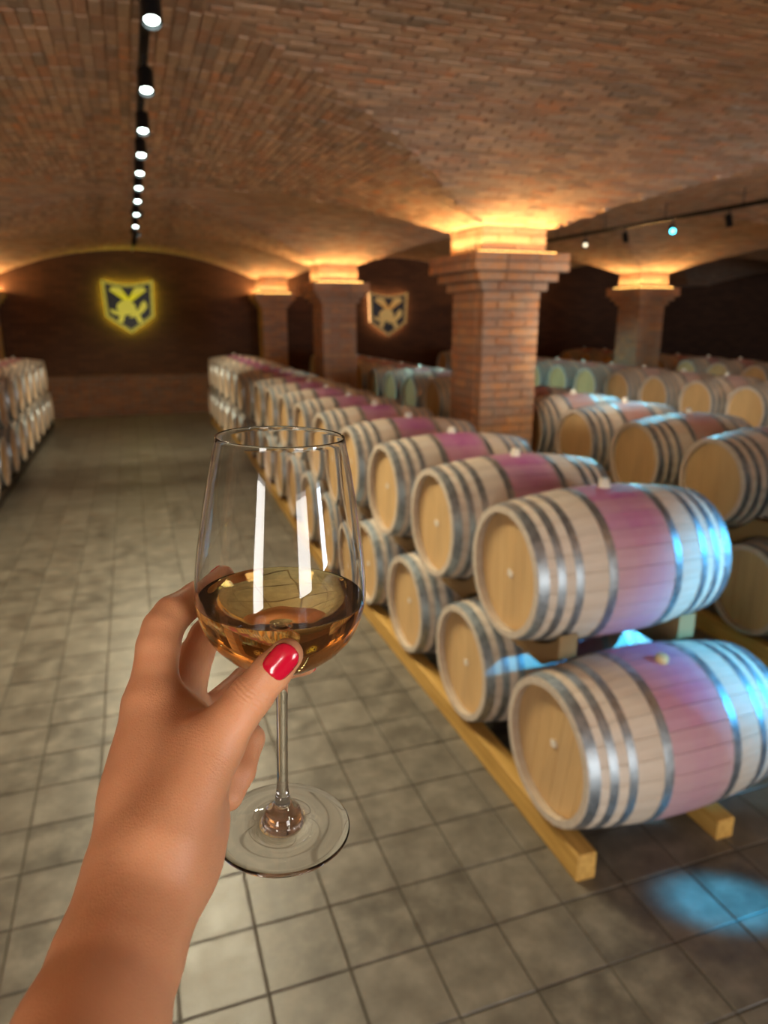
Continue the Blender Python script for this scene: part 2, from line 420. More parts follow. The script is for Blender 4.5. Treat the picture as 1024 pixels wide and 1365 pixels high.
for k, (x, y, vis, d) in enumerate(tiles):
    if k < 300:
        o = link('tile', me_tile, floor, None, (x, y, random.uniform(-.0012, .0006))); o.rotation_euler = (random.uniform(-.004, .004), random.uniform(-.004, .004), 0)
    else:
        h = random.uniform(-.0012, .0006)
        stuff.add([(x-TS/2+g, y-TS/2+g, h), (x+TS/2-g, y-TS/2+g, h), (x+TS/2-g, y+TS/2-g, h), (x-TS/2+g, y+TS/2-g, h),
                   (x-TS/2+g, y-TS/2+g, -.01), (x+TS/2-g, y-TS/2+g, -.01), (x+TS/2-g, y+TS/2-g, -.01), (x-TS/2+g, y+TS/2-g, -.01)],
                  [(0, 1, 2, 3), (4, 5, 1, 0), (5, 6, 2, 1), (6, 7, 3, 2), (7, 4, 0, 3)], random.random())
o = stuff.build('tile_paving', M_tile, floor, rnd=True); o['kind'] = 'stuff'

# ------------------------------------------------------------------ pillars
XP, YP, LX, LY = 4.05*K, 7.64*K, 7.7*K, 7.04*K
PX, PY = .72*K, .80*K
CH = KZ(35*.0735)/35
def ring_bricks(hx, hy, z, h, odd, proud=.006, gap=.009):
    'bricks of one course round a rectangular pillar: list of (face, box)'
    out = []; d = .11
    n = max(2, round(2*hx/.25)); wdt = 2*hx/n; off = wdt/2 if odd else 0
    for s, face in ((-1, 'front'), (1, 'back')):
        e = [-hx]+[q for q in (-hx+off+wdt*k for k in range(0 if odd else 1, n+1)) if -hx+.03 < q < hx-.03]+[hx]
        for a, b in zip(e[:-1], e[1:]):
            y0 = s*(hy-d); y1 = s*(hy+proud*random.uniform(-.3, 1))
            out.append((face, (a+gap/2, b-gap/2, min(y0, y1), max(y0, y1), z+gap/2, z+h-gap/2)))
    n = max(1, round(2*(hy-d)/.25)); L = 2*(hy-d); wdt = L/n; off = wdt/2 if not odd else 0
    for s, face in ((-1, 'left'), (1, 'right')):
        e = [-L/2]+[q for q in (-L/2+off+wdt*k for k in range(0 if off else 1, n+1)) if -L/2+.03 < q < L/2-.03]+[L/2]
        for a, b in zip(e[:-1], e[1:]):
            x0 = s*(hx-d); x1 = s*(hx+proud*random.uniform(-.3, 1))
            out.append((face, (min(x0, x1), max(x0, x1), a+gap/2, b-gap/2, z+gap/2, z+h-gap/2)))
    return out
def pillar_courses():
    out = []
    n = 31; 
    for c in range(n): out += [('shaft', q) for q in ring_bricks(PX/2, PY/2, c*CH, CH, c % 2)]
    z = n*CH
    for hx, h in ((.06*K, CH), (.14*K, CH), (.22*K, CH), (.22*K, CH)):
        out += [('cap', q) for q in ring_bricks(PX/2+hx, PY/2+hx, z, h, random.random() < .5)]; z += h
    return out, z
core_cache = {}
def pillar(x, y, label, detail=False, group=None, lit=1.0):
    top = SPR+lift(y)
    e = tag(empty('pillar', (x, y, 0)), label, 'pillar', group)
    courses, zc = pillar_courses()
    k = MB(); c = .012
    k.box(-PX/2+c, PX/2-c, -PY/2+c, PY/2-c, 0, 31*CH)
    k.box(-PX/2-.06*K+c, PX/2+.06*K-c, -PY/2-.06*K+c, PY/2+.06*K-c, 31*CH, 32*CH); k.box(-PX/2-.14*K+c, PX/2+.14*K-c, -PY/2-.14*K+c, PY/2+.14*K-c, 32*CH, 33*CH)
    k.box(-PX/2-.22*K+c, PX/2+.22*K-c, -PY/2-.22*K+c, PY/2+.22*K-c, 33*CH, 35*CH-.004)
    k.build('mortar_core', M_mortar, e)
    st = MB(); nind = 0
    for part, (face, b) in courses:
        if detail and face in ('front', 'left') and nind < 300:
            q = MB(); cxm, cym, czm = (b[0]+b[1])/2, (b[2]+b[3])/2, (b[4]+b[5])/2
            q.bbox(b[0]-cxm, b[1]-cxm, b[2]-cym, b[3]-cym, b[4]-czm, b[5]-czm, .004)
            q.build('brick', M_pbrick, e, loc=(cxm, cym, czm)); nind += 1
        else: st.box(*b, rnd=random.random())
    o = st.build('brickwork', M_pbrick, e, rnd=True); o['kind'] = 'stuff'
    # springer block between the capital and the vault, washed by the hidden lamps
    hb, hc = SHX-.034, SHY-.014
    n = 0; zz = zc; k = MB(); k.box(-hb+.01, hb-.01, -hc+.01, hc-.01, zc, top+.03); k.build('springer_core', M_mortar, e)
    st = MB(); i = 0
    while zz < top+.03:
        for face, b in ring_bricks(hb, hc, zz, CH, i % 2, .003):
            if detail and face in ('front', 'left'):
                q = MB(); cxm, cym, czm = (b[0]+b[1])/2, (b[2]+b[3])/2, (b[4]+b[5])/2
                q.bbox(b[0]-cxm, b[1]-cxm, b[2]-cym, b[3]-cym, b[4]-czm, b[5]-czm, .004)
                q.build('springer_brick', M_vbrick, e, loc=(cxm, cym, czm))
            else: st.box(*b, rnd=random.random())
        zz += CH; i += 1
    o = st.build('springer', M_vbrick, e, rnd=True); o['kind'] = 'stuff'
    # LED strips lying on the capital ledge, one per side
    ox, oy = PX/2+.065, PY/2+.05
    for sx, sy in ((0, -1), (0, 1), (-1, 0), (1, 0)):
        L = (PX if sy else PY)+.13
        q = MB(); 
        if sy: q.box(-L/2, L/2, sy*oy-.008, sy*oy+.008, zc, zc+.008)
        else: q.box(sx*ox-.008, sx*ox+.008, -L/2, L/2, zc, zc+.008)
        q.build('led_strip', M_led, e)
        lo = lamp('uplight', 'AREA', (sx*ox, sy*oy, zc+.014), 6.8*lit, (1, .57, .20), parent=e, shape='RECTANGLE', size=L if sy else .03, size_y=.03 if sy else L)
        lo.rotation_euler = (PI-sy*.6, sx*.6, 0)
    return e
pillar(XP, YP, 'red brick pillar standing clear among the barrels, nearest the front stack', True)
pillar(XP, YP+LY, 'brick pillar behind the aisle stack, just left of the dim orange crest')
pillar(XP, YP+2*LY-.07, 'slender looking brick pillar against the end wall between the two crests')
pillar(XP+LX, YP+LY, 'dark brick pillar beyond the blue lit barrel row')
pillar(XP+LX, YP+2*LY-.07, 'brick pillar hidden behind the dark pillar near the end wall')
for (x, y) in ((XP-LX-.1, YP), (XP-LX-.1, YP+LY), (XP-LX, YP+2*LY-.07), (XP, YP-LY), (XP-LX, YP-LY), (XP+LX, YP), (XP+LX, YP-LY)):
    pillar(x, y, 'brick vault pillar outside the main aisle', group='pillars around the cellar')

# brick dado with a ledge along the foot of the end wall
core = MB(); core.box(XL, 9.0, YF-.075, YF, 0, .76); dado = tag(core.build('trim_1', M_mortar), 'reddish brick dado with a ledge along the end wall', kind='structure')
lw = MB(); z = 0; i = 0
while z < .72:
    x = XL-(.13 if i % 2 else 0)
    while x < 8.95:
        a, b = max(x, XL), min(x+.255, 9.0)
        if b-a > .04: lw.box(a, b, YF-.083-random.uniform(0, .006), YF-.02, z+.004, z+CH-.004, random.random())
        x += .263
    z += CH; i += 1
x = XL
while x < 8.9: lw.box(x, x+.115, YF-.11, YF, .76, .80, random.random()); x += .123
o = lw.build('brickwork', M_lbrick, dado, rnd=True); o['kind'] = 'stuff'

# ------------------------------------------------------------------ barrels
BLEN, RH, RB = .868, .2635, .3105
NST = 26
def rad(x, o=0): q = (x-BLEN/2)/(BLEN/2); return RB-(RB-RH)*q*q+o
def stave_mesh():
    mb = MB(); n = 12; da = 2*PI/NST; ga = .0035
    xs = [BLEN*i/n for i in range(n+1)]; th = .026; v = []
    for x in xs:
        r = rad(x)
        for a, rr in ((-da/2, -th), (-da/2+ga*.3, -.004), (-da/2+ga, 0), (0, .001), (da/2-ga, 0), (da/2-ga*.3, -.004), (da/2, -th)):
            v.append((x, (r+rr)*math.sin(a), (r+rr)*math.cos(a)))
    m = 7; fs = []
    for i in range(n):
        for k in range(m):
            k2 = (k+1) % m; fs.append((i*m+k, i*m+k2, (i+1)*m+k2, (i+1)*m+k))
    fs += [tuple(range(m))[::-1], tuple(range(n*m, n*m+m))]
    mb.add(v, fs); return mb
me_stave = stave_mesh().mesh('stave', M_oak)
bd = MB()
for k in range(NST):
    R = Matrix.Rotation(2*PI*k/NST, 4, 'X'); s_ = stave_mesh(); bd.add([R @ Vector(q) for q in s_.v], [f for j, f in enumerate(s_.f)], 0)
me_body = bd.mesh('body', M_oak)
RI = RH-.024; HIN = .032
def head_boards(n=7):
    out = []; wd = 2*RI/n
    for k in range(n):
        a, b = -RI+k*wd+.0012, -RI+(k+1)*wd-.0012
        poly = []
        th0, th1 = math.asin(max(-1, a/RI)), math.asin(min(1, b/RI))
        for i in range(6): t = th0+(th1-th0)*i/5; poly.append((RI*math.sin(t), RI*math.cos(t)))
        for i in range(6): t = th1+(th0-th1)*i/5; poly.append((RI*math.sin(t), -RI*math.cos(t)))
        mb = MB(); M = Matrix(((0, 0, 1, 0), (1, 0, 0, 0), (0, 1, 0, 0), (0, 0, 0, 1)))
        mb.prism(poly[::-1], .018, M); out.append(mb.mesh('head_board', M_head))
    return out
me_boards = head_boards()
hd = MB()
for m_ in me_boards: hd.add([v.co for v in m_.vertices], [tuple(p.vertices) for p in m_.polygons])
me_headdisc = hd.mesh('head', M_head)
HOOPS = [(.004, .042), (.074, .104), (.142, .172), (.272, .306)]
HOOPS += [(BLEN-b, BLEN-a) for a, b in HOOPS]
def hoop_mesh(a, b):
    mb = MB(); t = .0028; n = 40
    prof = [(rad(a, -.001), a), (rad(a, t), a), (rad((a+b)/2, t+.0006), (a+b)/2), (rad(b, t), b), (rad(b, -.001), b)]
    mb.lathe(prof, n, 'x', closed=True); return mb.mesh('hoop', M_hoop, smooth=True)
me_hoops = [hoop_mesh(a, b) for a, b in HOOPS]
for m_ in me_hoops: m_.set_sharp_from_angle(angle=.6)
bg = MB(); bg.lathe([(.0, .034), (.016, .034), (.021, .029), (.022, .010), (.026, .006), (.026, -.01), (.0, -.01)], 14); me_bung = bg.mesh('bung', M_bung, True)
bg = MB(); bg.lathe([(.0, .022), (.02, .022), (.024, .017), (.024, -.01), (.0, -.01)], 14); me_bung2 = bg.mesh('bung', M_bung2, True)
bg = MB(); bg.box(-.002, .004, -.016, .016, -.013, .013); me_mark = bg.mesh('paper_mark', M_chalk)
def barrel(loc, flip=False, roll=0.0, scale=1.0, detail=False, stain=1.0, tone=1.0, hue=1.0, wood_bung=False, label='', group=None, mark=False):
    e = empty('wine_barrel', loc); e.rotation_euler = (roll, 0, PI if flip else 0); e.scale = (1, scale, scale)
    tag(e, label, 'barrel', group)
    jit = random.uniform(.88, 1.0)
    if detail:
        for k in range(NST):
            o = link('stave', me_stave, e); a = 2*PI*k/NST; o.rotation_euler.x = a
            up = math.cos(a); o.color = (min(1, stain*(.62+.38*max(0, up)**2)*random.uniform(.85, 1.1)), tone*random.uniform(.90, 1.0), hue, 1)
        for side in (0, 1):
            for k, mb_ in enumerate(me_boards):
                o = link('head_board', mb_, e); o.location.x = HIN if side == 0 else BLEN-HIN-.018
                o.color = (1, min(1, tone*random.uniform(.93, 1.0)), 1, 1)
    else:
        o = link('body', me_body, e); o.color = (stain*.9, tone*jit, hue, 1)
        for side in (0, 1):
            o = link('head', me_headdisc, e); o.location.x = HIN if side == 0 else BLEN-HIN-.018; o.color = (1, tone*jit, 1, 1)
    for m_ in me_hoops: link('hoop', m_, e)
    o = link('bung', me_bung2 if wood_bung else me_bung, e, None, (BLEN/2, 0, RB))
    if mark:
        o = link('paper_mark', me_mark, e, None, (HIN-.002, random.uniform(-.02, .02), random.uniform(-.01, .03))); o.rotation_euler.x = random.uniform(-.5, .5)
    return e
S = .71; X0, Y0 = 1.278, 1.906; ZL, ZU = .386, .948
ORD = 'first second third fourth fifth sixth seventh eighth ninth tenth eleventh twelfth thirteenth fourteenth fifteenth sixteenth seventeenth'.split()
# row along the right of the aisle
for i in range(17):
    y = Y0+S*i; det = i < 5
    lab = (['frontmost bottom barrel with purple band and wooden bung, stack beside the aisle', 'second bottom barrel from the open end of the aisle stack, dark hoops',
            'third bottom barrel from the open end of the aisle stack', 'fourth bottom barrel from the open end of the aisle stack'][i] if i < 4
           else '%s bottom barrel from the open end of the aisle stack' % ORD[i])
    barrel((X0, y-(.01 if i == 0 else 0), ZL+(.004 if i == 0 else 0)), roll=.16 if i == 0 else random.uniform(-.1, .1), scale=1.0 if i == 0 else .985, detail=det,
           stain=.8 if i == 0 else random.uniform(.7, 1), wood_bung=i == 0, label=lab, group='bottom tier of the aisle stack', mark=i < 6)
for i in range(16):
    y = Y0+S*(i+.5); det = i < 5
    lab = (['big frontmost top barrel with purple middle band and white bung, blue light on its hoops', 'second top barrel from the open end of the aisle stack, purple band',
            'third top barrel from the open end of the aisle stack', 'fourth top barrel from the open end of the aisle stack'][i] if i < 4
           else '%s top barrel from the open end of the aisle stack' % ORD[i])
    barrel((X0, y, ZU), roll=random.uniform(-.06, .06), scale=.975, detail=det, stain=random.uniform(.85, 1), label=lab, group='top tier of the aisle stack', mark=i < 6)
# second stack, behind the pillars
X2 = 3.2
yA = [1.81+S*k for k in range(17)]
for k, y in enumerate(yA):
    lab = {0: 'front end top barrel of the second stack', 1: 'second top barrel from the front end of the second stack', 2: 'warm brown headed top barrel of the second stack, third from its front end', 3: 'reddish brown headed top barrel of the second stack', 4: 'golden headed top barrel of the second stack beside the red brick pillar'}.get(k)
    lab = lab or '%s top barrel of the second stack past the red brick pillar' % ORD[k-5]
    barrel((X2, y, ZU), roll=random.uniform(-.1, .1), scale=.975, detail=k in (2, 3, 4), stain=.75, hue=.1, tone=.86 if k < 6 else .95, label=lab, group='second stack, top tier')
    if k < 16: barrel((X2, y+S/2, ZL), roll=random.uniform(-.1, .1), scale=.985, detail=k == 0, stain=.75, hue=.1, tone=.82, label='%s bottom barrel of the second stack from its front end' % ORD[k], group='second stack, bottom tier')
# third stack, lit blue and white
X3 = 6.0
for k in range(15):
    y = 3.58+S*k
    barrel((X3, y, ZU), roll=random.uniform(-.1, .1), scale=.975, stain=.35, hue=.6, label='pale oak barrel in the top tier of the blue lit row', group='blue lit row, top tier')
    if k < 14: barrel((X3, y+S/2, ZL), roll=random.uniform(-.1, .1), scale=.985, stain=.35, hue=.6, label='pale oak barrel in the bottom tier of the blue lit row', group='blue lit row, bottom tier')
# fourth stack, in the dark
for k in range(12):
    y = 5.4+S*k
    barrel((8.75, y, ZU), roll=random.uniform(-.1, .1), scale=.975, stain=.8, hue=.2, tone=.75, label='reddish oak barrel in the top tier of the dark row behind the blue lit row', group='dark row, top tier')
    if k < 11: barrel((8.75, y+S/2, ZL), roll=random.uniform(-.1, .1), scale=.985, stain=.8, hue=.2, tone=.75, label='reddish oak barrel in the bottom tier of the dark row behind the blue lit row', group='dark row, bottom tier')
# stack along the left of the aisle, heads facing the aisle
XLH = -1.40
for k in range(13):
    y = 4.9+S*k
    barrel((XLH, y, ZL), flip=True, roll=random.uniform(-.1, .1), scale=.985, stain=.8, hue=.3, label='%s bottom barrel from the end wall of the stack across the aisle' % ORD[12-k], group='stack across the aisle, bottom tier')
    if k < 12: barrel((XLH, y+S/2, ZU), flip=True, roll=random.uniform(-.1, .1), scale=.975, stain=.8, hue=.3, label='%s top barrel from the end wall of the stack across the aisle' % ORD[11-k], group='stack across the aisle, top tier')

# timber rails under each tier
def floor_rail(x, wdt, y0, y1, xoff, label, group):
    h = ZL-rad(xoff)*.985-.003-.0025; h = max(.05, h)
    if x < 2.2 and y0 < 2: h -= .002
    b = MB(); b.bbox(-wdt/2, wdt/2, y0, y1, 0, h, .004)
    return tag(b.build('timber_rail', M_beam, loc=(x, 0, 0)), label, 'rail', group)
def shaped_rail(x, wdt, ylo, yup, y0, y1, xoff, label, group):
    'rail between the tiers, hollowed below over each bottom barrel and above under each top barrel'
    r = rad(xoff+wdt/2 if xoff < .4 else xoff-wdt/2); rl, ru = r*.985+.006, r*.975+.006
    ys = np.arange(y0, y1+.001, .03); top, bot = [], []
    for y in ys:
        t_, b_ = .765, .585
        for q in yup:
            if abs(y-q) < ru: t_ = min(t_, ZU-math.sqrt(ru*ru-(y-q)**2))
        for q in ylo:
            rr = rl*(1.0/.985) if abs(q-Y0) < .05 else rl
            if abs(y-q) < rr: b_ = max(b_, ZL+math.sqrt(rr*rr-(y-q)**2))
        if t_-b_ < .012: m_ = (t_+b_)/2; t_, b_ = m_+.006, m_-.006
        top.append(t_); bot.append(b_)
    n = len(ys); v = []
    for s in (-1, 1):
        v += [(s*wdt/2, y, z) for y, z in zip(ys, bot)]+[(s*wdt/2, y, z) for y, z in zip(ys, top)]
    fs = []
    for i in range(n-1):
        a = i; fs += [(a, n+a, n+a+1, a+1), (2*n+a, 2*n+a+1, 3*n+a+1, 3*n+a), (a, a+1, 2*n+a+1, 2*n+a), (n+a, 3*n+a, 3*n+a+1, n+a+1)]
    fs += [(0, 2*n, 3*n, n), (n-1, 2*n-1, 4*n-1, 3*n-1)]
    b = MB(); b.add(v, fs); return tag(b.build('timber_rail', M_beam_mid, loc=(x, 0, 0)), label, 'rail', group)
def rails(xh, sgn, ylo, yup, y0, y1, name, dark=False):
    for k, off in enumerate((.056, .67)):
        side = 'aisle side' if k == 0 else 'far side'
        r_ = floor_rail(xh+sgn*off, .078, y0, y1, off, '%s timber rail on the floor under the %s, %s' % ('dark' if dark else 'yellowish', name, side), None)
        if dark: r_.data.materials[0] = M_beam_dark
        off = (.165, .715)[k]
        shaped_rail(xh+sgn*off, .078, ylo, yup, y0+.36, y1-.2, off, 'timber rail between the tiers of the %s, %s' % (name, side), None)
rails(X0, 1, [Y0+S*i for i in range(17)], [Y0+S*(i+.5) for i in range(16)], 1.675, Y0+S*16.3, 'aisle stack')
rails(X2, 1, [y+S/2 for y in yA[:-1]], yA, yA[0]-.05, 13.3, 'second stack')
rails(X3, 1, [3.58+S*(k+.5) for k in range(14)], [3.58+S*k for k in range(15)], 3.3, 13.8, 'blue lit row')
rails(8.75, 1, [5.4+S*(k+.5) for k in range(11)], [5.4+S*k for k in range(12)], 5.2, 13.4, 'dark row')
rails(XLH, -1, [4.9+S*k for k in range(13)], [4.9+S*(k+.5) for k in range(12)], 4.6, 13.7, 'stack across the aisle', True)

# ------------------------------------------------------------------ track lights
def track(x, y0, y1, z, label):
    b = MB(); L = (y1-y0)
    b.box(-.018, .018, 0, L, -.018, .018)
    e = tag(empty('light_track', (x, y0, z)), label, 'light track')
    b.build('track_rail', M_blackmetal, e)
    n = int(L/1.0)
    for k in range(n+1):
        y = y0+L*k/n; top = ceil_z(x, y); t_ = tube([(0, L*k/n, .0), (0, L*k/n, top-z+.02)], .005, 6); t_.build('hanger', M_blackmetal, e)
    return e
def spotlight(loc, aim, lens, label, group, energy=0, color=(1, 1, 1), size=math.radians(50), blend=.6, rs=.03):
    e = tag(empty('spotlight', loc), label, 'spotlight', group)
    t_ = tube([(0, 0, .0), (0, 0, -.05)], .008, 6); t_.build('bracket', M_blackmetal, e)
    d = (Vector(aim)-(Vector(loc)-Vector((0, 0, .09)))).normalized()
    M = Matrix.Translation((0, 0, -.09)) @ d.to_track_quat('Z', 'Y').to_matrix().to_4x4()
    b = MB(); b.lathe([(0, -.05), (.028, -.05), (.033, -.042), (.033, .055), (.029, .055), (.029, .035), (0, .035)], 16, M=M); b.build('housing', M_blackmetal, e)
    b = MB(); b.lathe([(0, .046), (.0235, .042)], 16, M=M); b.build('lens', lens, e)
    if energy:
        p = Vector(loc)+(M @ Vector((0, 0, .085)))
        lamp('spot_beam', 'SPOT', p-Vector(loc), energy, color, parent=e, spot_size=size, spot_blend=blend, shadow_soft_size=rs).rotation_euler = d.to_track_quat('-Z', 'Y').to_euler()
    return e
TZ = KZ(3.46)
track(.155, -2, 13.0, TZ, 'black light track along the crown of the aisle vault')
for k, y in enumerate((2.70, 3.46, 4.16, 4.75, 5.32, 5.90, 6.55, 7.37, 8.30, 9.2, 10.2)):
    spotlight((.155, y, TZ-.018), (.1, y-1.3 if y < 9 else y+1.9, 0), M_lens_w, 'small bright white spotlight on the aisle track', 'spotlights on the aisle track', energy=(26 if y < 3 else 55 if y < 4 else 75 if y < 6 else 62 if y < 7 else 120), color=(1, .88, .60), size=math.radians(100))
track(7.9*K, 2*K, 17*K, KZ(3.34), 'black light track over the blue lit row')
for y, ln, lb in ((7.25, M_lens_off, 'unlit spotlight on the track over the blue lit row'), (8.22, M_lens_off, 'unlit spotlight on the track over the blue lit row'), (9.32, M_lens_c, 'glowing cyan spotlight on the track over the blue lit row'),
              (10.43, M_lens_off, 'unlit spotlight on the track over the blue lit row'), (11.55, M_lens_d, 'small faint warm spotlight on the track over the blue lit row'), (12.9, M_lens_off, 'unlit spotlight on the track over the blue lit row')):
    spotlight((7.9*K, y*K, KZ(3.34)-.018), (3.4, y*K-3.4, .5) if ln is not M_lens_off else (7.9*K, y*K-1, 0), ln, lb, 'spotlights on the track over the blue lit row' if ln is M_lens_off else None,
              energy=110 if ln is M_lens_c else 0, color=(.25, .8, 1), size=math.radians(60))
TURN = ('added white spotlight on the aisle track turned across the stacks', 'added spotlights on the aisle track turned across')  # added lamps that brighten the stack heads and the front pillar
for y, aim, e_, c_, a_ in ((2.1, (6.0, 6.6, .9), 760, (1, .95, .80), 21), (1.7, (3.2, 4.2, .9), 150, (1, .80, .50), 34), (1.3, (2.7, 5.0, 1.7), 120, (1, .80, .52), 22),
                           (7.55, (6.0, 9.2, .9), 700, (.42, .95, 1), 24), (9.3, (3.2, 8.7, .9), 150, (.45, .95, 1), 34)):
    spotlight((.155, y, TZ-.018), aim, M_lens_w, TURN[0], TURN[1], energy=e_, color=c_, size=math.radians(a_), blend=.8)
# short track in the front bay and another behind it, with the cyan spots
FZ = KZ(3.34)
track(3.13, 1.7, 2.9, FZ, 'short black light track in the front bay')
spotlight((3.13, 2.8, FZ-.018), (3.0, 1.4, 0), M_lens_c, 'cyan spotlight over the front of the second stack', None, energy=25, color=(.06, .62, 1.0), size=math.radians(40), blend=.5, rs=.04)
track(5.2, -2.6, .1, FZ, 'black light track behind the front bay')
spotlight((5.2, -1.0, FZ-.018), (2.3, 2.0, .68), M_lens_c, 'cyan spotlight behind the front bay', None, energy=3000, color=(.06, .52, 1.0), size=math.radians(17), blend=1.0, rs=.04)
spotlight((5.2, -.15, FZ-.018), (1.72, 1.44, 0), M_lens_c, 'narrow beam cyan spotlight behind the front bay', None, energy=4200, color=(.03, .5, 1.0), size=math.radians(3.8), blend=1.0, rs=.03)

# ------------------------------------------------------------------ crests on the end wall
def crest(x, z, s, label, em, strength, glow, wall_e):
    e = tag(empty('crest_sign', (x, YF-.10, z)), label, 'sign')
    M = Matrix(((s, 0, 0, 0), (0, 0, -1, 0), (0, s, 0, 0), (0, 0, 0, 1)))   # local xy -> world xz, thickness towards the viewer
    top = [(-.5+i*.1, .5-.085*(1-((i-5)/5)**2)) for i in range(11)]
    outer = [(-.5, .5), (-.47, -.22), (0, -.55), (.47, -.22), (.5, .5)]+[(q[0], q[1]) for q in top[::-1][1:-1]]
    def sc_(p, k, dy=0): return [(a*k, b*k+dy) for a, b in p]
    m_em = simple('crest_glow', (.9, .75, .2), .5, 0, em, strength); m_blk = simple('crest_black', (.008, .008, .012), .4)
    m_gold = simple('crest_gold', (.62, .5, .12), .45, .2, em, strength*.022)
    b = MB(); b.prism(sc_(outer, 1.0)[::-1], .02, Matrix.Translation((0, 0, 0)) @ M); b.build('panel', m_blk, e)
    def ring(k0, k1, h0, h1, name, m):
        a, c = sc_(outer, k0), sc_(outer, k1); n = len(a); b = MB(); v = []
        for P in (a, c):
            for hh in (h0, h1): v += [M @ Vector((q[0], q[1], hh)) for q in P]
        fs = []
        for i in range(n):
            j = (i+1) % n
            fs += [(n+i, n+j, 3*n+j, 3*n+i), (i, j, n+j, n+i), (2*n+j, 2*n+i, 3*n+i, 3*n+j), (j, i, 2*n+i, 2*n+j)]
        b.add(v, fs); b.build(name, m, e)
    ring(1.0, .955, .0, .035, 'outer_border', m_gold); ring(.915, .875, .0, .035, 'inner_border', m_gold)
    ring(.96, .80, -.07, -.02, 'backlight', m_em)
    def poly(pts, name, h=.05): b = MB(); b.prism([(q[0], q[1]) for q in pts], h, M); b.build(name, m_gold, e)
    for sg in (-1, 1):   # crossed horns, flared at the top
        poly([(sg*.36, .30), (sg*.30, .36), (sg*.20, .355), (sg*.13, .34), (sg*.12, .27), (sg*.02, .06), (-sg*.10, -.20), (-sg*.14, -.33), (-sg*.22, -.34), (-sg*.235, -.28), (-sg*.12, -.05), (sg*.07, .18), (sg*.22, .25)], 'horn', .045 if sg > 0 else .04)
    poly([(-.06+.17*math.cos(t)*(1+.1*math.cos(2*t)), -.04+.15*math.sin(t)) for t in [2*PI*i/18 for i in range(18)]], 'wreath', .06)
    poly([(.02, -.17), (.16, -.10), (.24, .05), (.31, .10), (.35, .0), (.33, -.06), (.24, -.15), (.12, -.22), (-.02, -.24)], 'leaf', .055)
    poly([(-.36, -.07), (-.28, -.10), (-.18, -.13), (-.14, -.18), (-.22, -.20), (-.33, -.16), (-.38, -.10)], 'ribbon', .05)
    if wall_e: lamp('crest_backlight', 'POINT', (0, .04, 0), wall_e, em, parent=e, shadow_soft_size=.2)
    return e
crest(.05*K, KZ(2.22), 1.38*K, 'lit black and yellow shield crest with crossed horns on the end wall', (.80, .80, .04), 12, 1, 0)
crest(7.85*K, KZ(2.02), 1.30*K, 'dimmer orange edged shield crest with crossed horns, right of the brick pillar', (1, .52, .2), 7, 1, 0)

# ------------------------------------------------------------------ wine glass
def cam_pt(px, py, d): return CAM+FW*d+RT*((px-512)/F_PX*d)-UP*((py-682.5)/F_PX*d)
G_FOOT = cam_pt(377, 1103, .4385); G_RIM = cam_pt(374, 583, .373)
GAX = (G_RIM-G_FOOT).normalized(); GH = (G_RIM-G_FOOT).length
_a = GAX.cross(Vector((0, 1, 0))).normalized(); _b = GAX.cross(_a)
GM = Matrix(((_a.x, _b.x, GAX.x, G_FOOT.x), (_a.y, _b.y, GAX.y, G_FOOT.y), (_a.z, _b.z, GAX.z, G_FOOT.z), (0, 0, 0, 1)))
def smooth_prof(pts, n=8):
    pts = [np.array(p, float) for p in pts]; out = []
    P = [2*pts[0]-pts[1]]+pts+[2*pts[-1]-pts[-2]]
    for i in range(1, len(P)-2):
        for k in range(n):
            t = k/n; a, b, c, d = P[i-1:i+3]
            out.append(tuple(.5*((2*b)+(c-a)*t+(2*a-5*b+4*c-d)*t*t+(3*b-a-3*c+d)*t**3)))
    out.append(tuple(pts[-1])); return out
_k = GH/.246
OUT = [(.0042, .1035), (.0065, .1085), (.013, .1125), (.0235, .1175), (.0345, .1262), (.0425, .1370), (.0468, .1500), (.0476, .1600), (.0462, .1790), (.0425, .2030), (.0382, .2270), (.0342, .2462)]
outer = smooth_prof([(r, z*_k) for r, z in OUT], 8)
WT = .0009
inner_pts = [(.0003, .1168)]+[(.0120, .1180), (.0226, .1212), (.0334, .1283), (.0414, .1380), (.0458, .1505), (.0466, .1600), (.0452, .1788), (.0415, .2028), (.0373, .2268), (.0334, .2462)]
inner = smooth_prof([(r, z*_k) for r, z in inner_pts], 8)
lip = [(.03418, .2467*_k), (.0338, .2470*_k), (.03355, .2467*_k)]
def t_glass():
    t = NT('clear_glass'); t.set(Base_Color=(1, 1, 1), Roughness=0.0, IOR=1.47, Transmission_Weight=1.0); return t.m
M_glass = t_glass()
glass = tag(empty('wine_glass', G_FOOT), 'clear long stemmed wine glass held in the hand, amber wine inside', 'wine glass'); glass.matrix_world = GM
NS = 96
b = MB(); b.lathe(outer+lip+inner[::-1], NS); b.build('bowl', M_glass, glass, smooth=True)
STEM = smooth_prof([(.0042, .1035*_k), (.0036, .098*_k), (.0034, .085*_k), (.0033, .060*_k), (.0034, .036*_k), (.0039, .0265*_k), (.0046, .0225*_k)], 5)
b = MB(); b.lathe(STEM[::-1], NS); b.build('stem', M_glass, glass, smooth=True)
FOOT = smooth_prof([(.0046, .0225*_k), (.0052, .0185*_k), (.0098, .0145*_k), (.0115, .0105*_k), (.0128, .0062*_k), (.0185, .0036), (.028, .0024), (.0385, .0018), (.0412, .0017)], 6)
FOOT += [(.0418, .0012), (.0418, .0006), (.0412, .0001), (.036, .0), (.02, .0004), (.0003, .0007)]
b = MB(); b.lathe(FOOT[::-1], NS); b.build('foot', M_glass, glass, smooth=True)
LEVEL = .1560*_k
wi = [(r+.0001, z) for r, z in inner if z < LEVEL]; rl_ = float(np.interp(LEVEL, [z for r, z in inner], [r for r, z in inner]))
